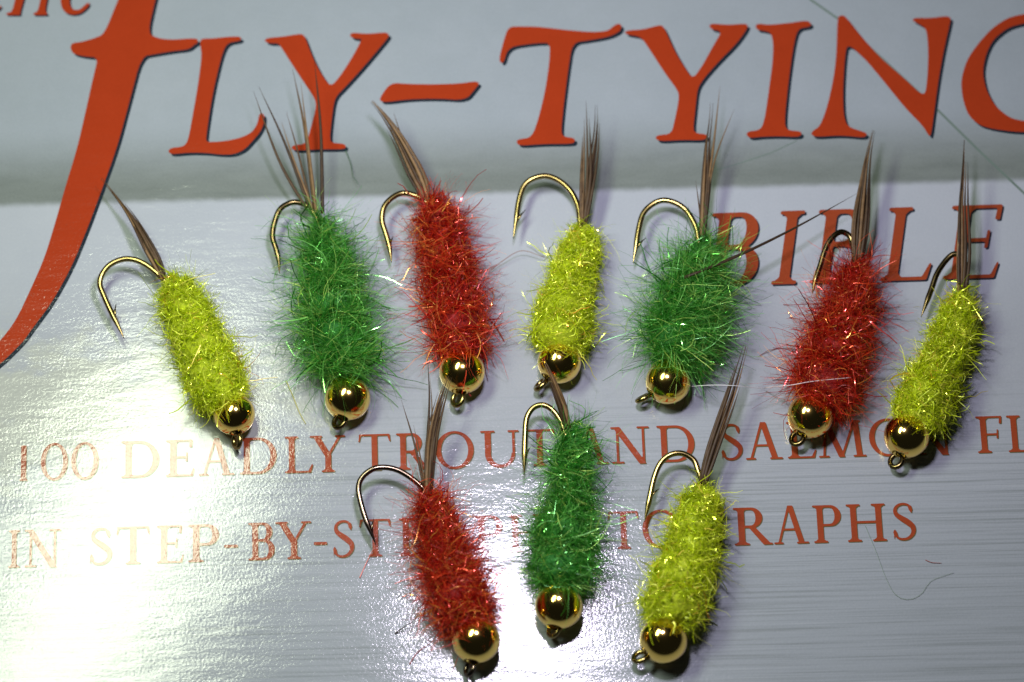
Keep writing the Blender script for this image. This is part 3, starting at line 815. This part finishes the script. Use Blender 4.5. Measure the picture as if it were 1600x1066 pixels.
FLIES = [
 dict(kind='yellow', label='yellow fly with its dark tail reaching the big red letter F', bead=(365.5,647.5,32.5), eye=(370,685), tilt=1.0, wire='brass_wire', barb=(181.5,474),
  cen=[(266,434,26),(288,478,40),(307,525,46),(327,570,51),(342,605,53),(352,629,42)],
  hook=[(250,432),(244,426),(230,415),(212.5,406.5),(193,405),(173,413),(160,428),(156,444),(162,461.5),(173,486),(184,508),(194,529)],
  tail=[([(256,436,6,1.7),(246,412,15,1.8),(234,390,17,1.9),(219,362,13,1.9),(203,335,8,1.8),(186,312,4,1.7),(165,285,3,1.6),(148,264,2,1.5)], 7)]),
 dict(kind='green', label='shaggy green fly with six long tail fibres splayed across the letter Y', bead=(543,622,35.5), eye=(532,655), tilt=0.5, wire='olive_wire', barb=None,
  cen=[(503,342,15),(507,385,32),(514,435,44),(521,495,53),(529,545,53),(539,586,41)], fuzz=dict(L=2.0, out=0.36, stray=0.16, n=8000),
  hook=[(494,338),(480,322),(468,317),(454,317),(437,328),(428,351.5),(426,371),(431,388),(435,405),(437,428)],
  tail=[([(480,328,1.7),(437,253,2.6),(396,143,3.2)],0,5),([(485,328,1.8),(443,219,2.5),(404,135,3.0)],0,5),([(490,330,1.7),(460,253,2.2),(440,191,2.6)],0,4),
        ([(492,330,1.8),(476,202,2.4),(457,107,2.8)],0,6),([(494,332,2.0),(482,231,2.3),(470,129,2.8)],0,5),([(504,334,1.8),(501,202,2.4),(491,92,3.0)],0,6),([(488,330,1.6),(465,236,2.0),(447,174,2.2)],0,4)]),
 dict(kind='red', label='red fly with long olive-brown tail pointing at the hyphen', bead=(722,581,35.5), eye=(716,620), tilt=0.6, wire='brass_wire', barb=(614.6,369),
  cen=[(676,308,22),(685,350,38),(694,400,43),(706,450,46),(716,505,49),(721,549,45)], fuzz=dict(L=1.45, out=0.38),
  hook=[(662,312),(647,305),(628,302),(611,310.5),(599.5,325),(597,345),(602.5,364),(608,384),(612,411)],
  tail=[([(667,312,8,1.7),(656,285,20,1.9),(645,262,22,2.1),(620,213,15,2.6),(594,174,6,3.0),(569,147,3,3.2)], 8),([(660,290,1.9),(630,220,2.2),(615,176,2.4)],0,4)]),
 dict(kind='yellow', label='yellow fly whose bead is crossed by the tail of a green fly', bead=(874,566,34), eye=(848,598), tilt=1.05, wire='brass_wire', barb=(822,327),
  cen=[(907,354,20),(908,385,31),(897,425,39),(887,465,45),(879,505,53),(875,540,48)],
  hook=[(907,356),(906,345),(903,322),(892,299),(873,282),(852,275),(831,280),(818,292),(811,313),(807.5,336),(802,373)],
  tail=[([(911,350,6,1.7),(914,315,14,1.9),(917,270,20,2.1),(917,210,14,2.3),(915,139,4,2.4)], 5),([(913,350,6,1.7),(920,305,12,1.9),(927,255,16,2.1),(933,205,8,2.2),(934,146,3,2.4)], 4)]),
 dict(kind='green', label='wide green fly with its tail on the second letter Y, fur spreading onto a B', bead=(1044,597,35), eye=(1009,620), tilt=1.15, wire='brass_wire', barb=(1010,371),
  cen=[(1092,374,17),(1091,410,33),(1085,450,49),(1075,490,59),(1064,530,58),(1055,562,38)], fuzz=dict(L=2.0, out=0.34, stray=0.14, n=8200),
  hook=[(1092,382),(1091,373),(1087,354),(1074,331),(1057,318),(1037,313),(1020,319),(1005,334),(998,358),(994,383),(989,412)],
  tail=[([(1098,368,8,1.7),(1101,325,14,1.9),(1104,284,17,2.1),(1107,225,14,2.2),(1112,180,6,2.3),(1114,142,2,2.4)], 6),([(1104,300,2.1),(1114,235,2.3),(1125,135,2.5)],0,4),([(1106,300,2.1),(1120,240,2.3),(1147,171,2.5)],0,3),([(1097,362,1.7),(1092,320,2.0),(1087,282,2.2)],0,3)]),
 dict(kind='red', label='red fly lying over the second B, tail leaning on the letter N', bead=(1266,650,35.5), eye=(1248,682), tilt=0.35, wire='olive_wire', barb=None,
  cen=[(1339,408,18),(1331,450,33),(1316,500,44),(1302,550,52),(1287,600,54),(1275,630,44)], fuzz=dict(L=1.6, out=0.44, stray=0.08),
  hook=[(1335,395),(1331,376),(1324,366),(1312,363),(1298,374),(1288,394),(1282,414),(1274,438),(1269,460)],
  tail=[([(1340,410,10,1.7),(1341,385,20,1.9),(1344,344,26,2.1),(1350,289,16,2.3),(1355,250,9,2.5),(1362,215,5,2.6),(1369,185,3,2.7)], 8)]),
 dict(kind='yellow', label='slim yellow fly with its tail over the E of the word BIBLE', bead=(1417,681,35.5), eye=(1402,717), tilt=0.4, wire='olive_wire', barb=None,
  cen=[(1502,453,17),(1497,490,30),(1481,540,38),(1464,585,41),(1445,625,49),(1431,655,50)],
  hook=[(1505,462),(1510,440),(1510,418),(1502,402),(1491,397),(1479,406),(1464.5,427),(1455,453),(1439,496)],
  tail=[([(1502,455,12,1.8),(1503,420,20,2.0),(1504,380,21,2.2),(1504,316,15,2.4),(1507,264,9,2.5),(1509,196,2,2.6)], 7)]),
 dict(kind='red', label='red fly with black hook beside the bright lamp glare on the cover', bead=(744,1001,36), eye=(735,1041), tilt=0.9, wire='dark_wire', barb=(584,810),
  cen=[(667,771,20),(678,803,28),(690,848,36),(704,895,44),(720,940,51),(734,975,42)], fuzz=dict(L=1.4, out=0.38),
  hook=[(668,772),(658,760),(641,746),(622,735),(602,730.5),(583,733),(566,746),(560,763),(564,787),(572,813),(581,835),(588,853)],
  tail=[([(669,778,8,1.7),(670,734,13,2.2),(675,681,16,2.8),(685,637,14,3.4),(697,598,10,3.9),(708,572,3,4.1)], 6),([(667,765,1.8),(668,690,2.6),(671,623,3.2),(668,555,3.7)],0,5),([(669,760,1.8),(673,690,2.6),(675,640,3.1),(672,590,3.5)],0,4),
        ([(662,760,1.8),(648,695,2.4),(627,625,3.0)],0,4),([(664,758,1.8),(655,705,2.2),(646,664,2.6)],0,3)]),
 dict(kind='green', label='cone-shaped green fly between a red and a yellow fly, under a yellow fly\'s bead', bead=(873.5,947,36.5), eye=(866,980), tilt=0.7, wire='brass_wire', barb=(829,698),
  cen=[(891,664,19),(896,700,28),(893,745,35),(888,795,43),(879,845,54),(874,890,56),(875,922,46)], fuzz=dict(L=1.35, out=0.36, stray=0.08, n=9000, curl=1.0),
  hook=[(890,692),(883,678),(876,658),(863,640.6),(848,633),(833,637.6),(823,653.6),(820.5,679.5),(819.6,709.7),(819,742)],
  tail=[([(888,672,5,1.8),(884,655,9,2.2),(876,628,13,2.8),(863,597,10,3.4),(852,572,5,3.8),(838,548,2,4.0)], 5)]),
 dict(kind='yellow', label='yellow fly hiding letters of PHOTOGRAPHS, tail slanting up to the letter S', bead=(1037,1000,36.5), eye=(1004,1024), tilt=0.6, wire='brass_wire', barb=(1031,763),
  cen=[(1096,756,18),(1094,787,35),(1088,825,42),(1075,870,46),(1061,915,53),(1050,958,51)],
  hook=[(1096,750),(1091,737),(1084,719),(1066,708.7),(1047,711),(1032,724),(1022,747),(1014,783),(1007,816)],
  tail=[([(1098,755,8,1.8),(1109,715,15,2.0),(1122,675,17,2.3),(1143,613,18,2.6),(1158,562,12,2.8),(1169,520,3,3.0)], 7)]),
]
for k, fl in enumerate(FLIES):
    root = bpy.data.objects.new('fishing_fly', None); COL.objects.link(root)
    mid = fl['cen'][len(fl['cen']) // 2]
    root.location = px(mid[0], mid[1], 0.0)
    bpy.context.view_layer.update()
    tag(root, fl['label'], 'fishing fly', 'bead-head flies laid out on the book')
    cen = list(fl['cen'])
    (u1, v1, h1), (bu, bv, br) = cen[-1], fl['bead']
    dd = math.hypot(bu - u1, bv - v1)
    if dd > 0.74 * br:                      # the dubbing is pushed up against the bead
        q = (dd - 0.74 * br) / dd
        cen.append((u1 + (bu - u1) * q, v1 + (bv - v1) * q, h1 * 0.86))
    A, zax = make_body(root, fl['kind'], cen, fl.get('fuzz', {}), 40 + k)
    bc = make_bead(root, *fl['bead'], fl['eye'])
    make_hook(root, fl['hook'], A, bc, fl['eye'], fl['tilt'], fl['wire'], fl['barb'])
    make_thread(root, bc, A[-1], fl['bead'][2])
    make_tail(root, fl['tail'], 7 + k)

# ------------------------------------------------------------------ loose fibres lying on the cover
def lint(pts, w, color, label):
    C = catmull(pts, 24)
    P = np.array([px(u, v, max(z, 0.05) * MM) for u, v, z in C])
    V, F = tube(P, np.full(24, w * PXM / 2) * np.linspace(1, 0.6, 24), 6)
    o = mesh_obj('loose_fibre', V, F, simple('lint', color, 0.45, 0, 2000, 0.2))
    tag(o, label, 'fibre', 'loose fibres on the flies and cover')
st = feather_fibre(None, [(1069,434,4.2),(1150,401,3.9),(1225,365,3.3),(1290,330,2.7),(1338,303,2.6)], 5.4, 901, 'loose_feather_fibre')
tag(st, 'long dark feather fibre lying from the wide green fly toward a red fly\'s tail', 'feather fibre')
lint([(1352,822,0.06),(1368,860,0.06),(1385,905,0.06),(1400,930,0.06),(1420,937,0.06),(1440,928,0.06),(1455,908,0.06),(1490,895,0.06)], 0.75, (0.16, 0.24, 0.16), 'thin green hair curled below the letters PHS')
lint([(1446,875,0.06),(1456,879,0.06),(1471,880,0.06)], 1.1, (0.30, 0.08, 0.07), 'tiny red hair below the final S of PHOTOGRAPHS')
lint([(1070,605,0.3),(1110,602,2.6),(1150,603,2.8),(1195,608,0.6)], 1.4, (0.75, 0.75, 0.78), 'fine white hair crossing the tail of a yellow fly')
lint([(1195,606,0.5),(1235,602,3.2),(1270,596,3.6),(1330,590,3.4)], 1.5, (0.72, 0.6, 0.62), 'pale pink hair across the red fly on the second B')
lint([(447,595,0.06),(458,620,0.06),(468,645,0.06),(478,663,0.06)], 1.8, (0.45, 0.42, 0.10), 'short yellow hair above the letters LY of DEADLY')
lint([(617,990,0.06),(630,981,0.3),(645,971,0.5)], 2.0, (0.04, 0.02, 0.02), 'short black hair beside the red fly with black hook')
lint([(640,1038,0.06),(652,1020,0.06),(672,1005,0.2)], 1.6, (0.35, 0.05, 0.04), 'short red hair below the red fly with black hook')
lint([(562,903,0.06),(570,885,0.06),(578,868,0.3),(588,850,1.0)], 1.8, (0.75, 0.25, 0.22), 'pink hair hanging from the black hook point')
lint([(764,425,0.4),(785,408,0.6),(815,392,0.8),(850,402,0.6)], 1.4, (0.22, 0.10, 0.07), 'thin brown hair between a red fly and a yellow fly')
lint([(540,235,0.2),(548,255,0.2),(552,275,0.4),(560,288,0.6)], 1.3, (0.05, 0.12, 0.06), 'thin dark green hair below the foot of the first letter Y')
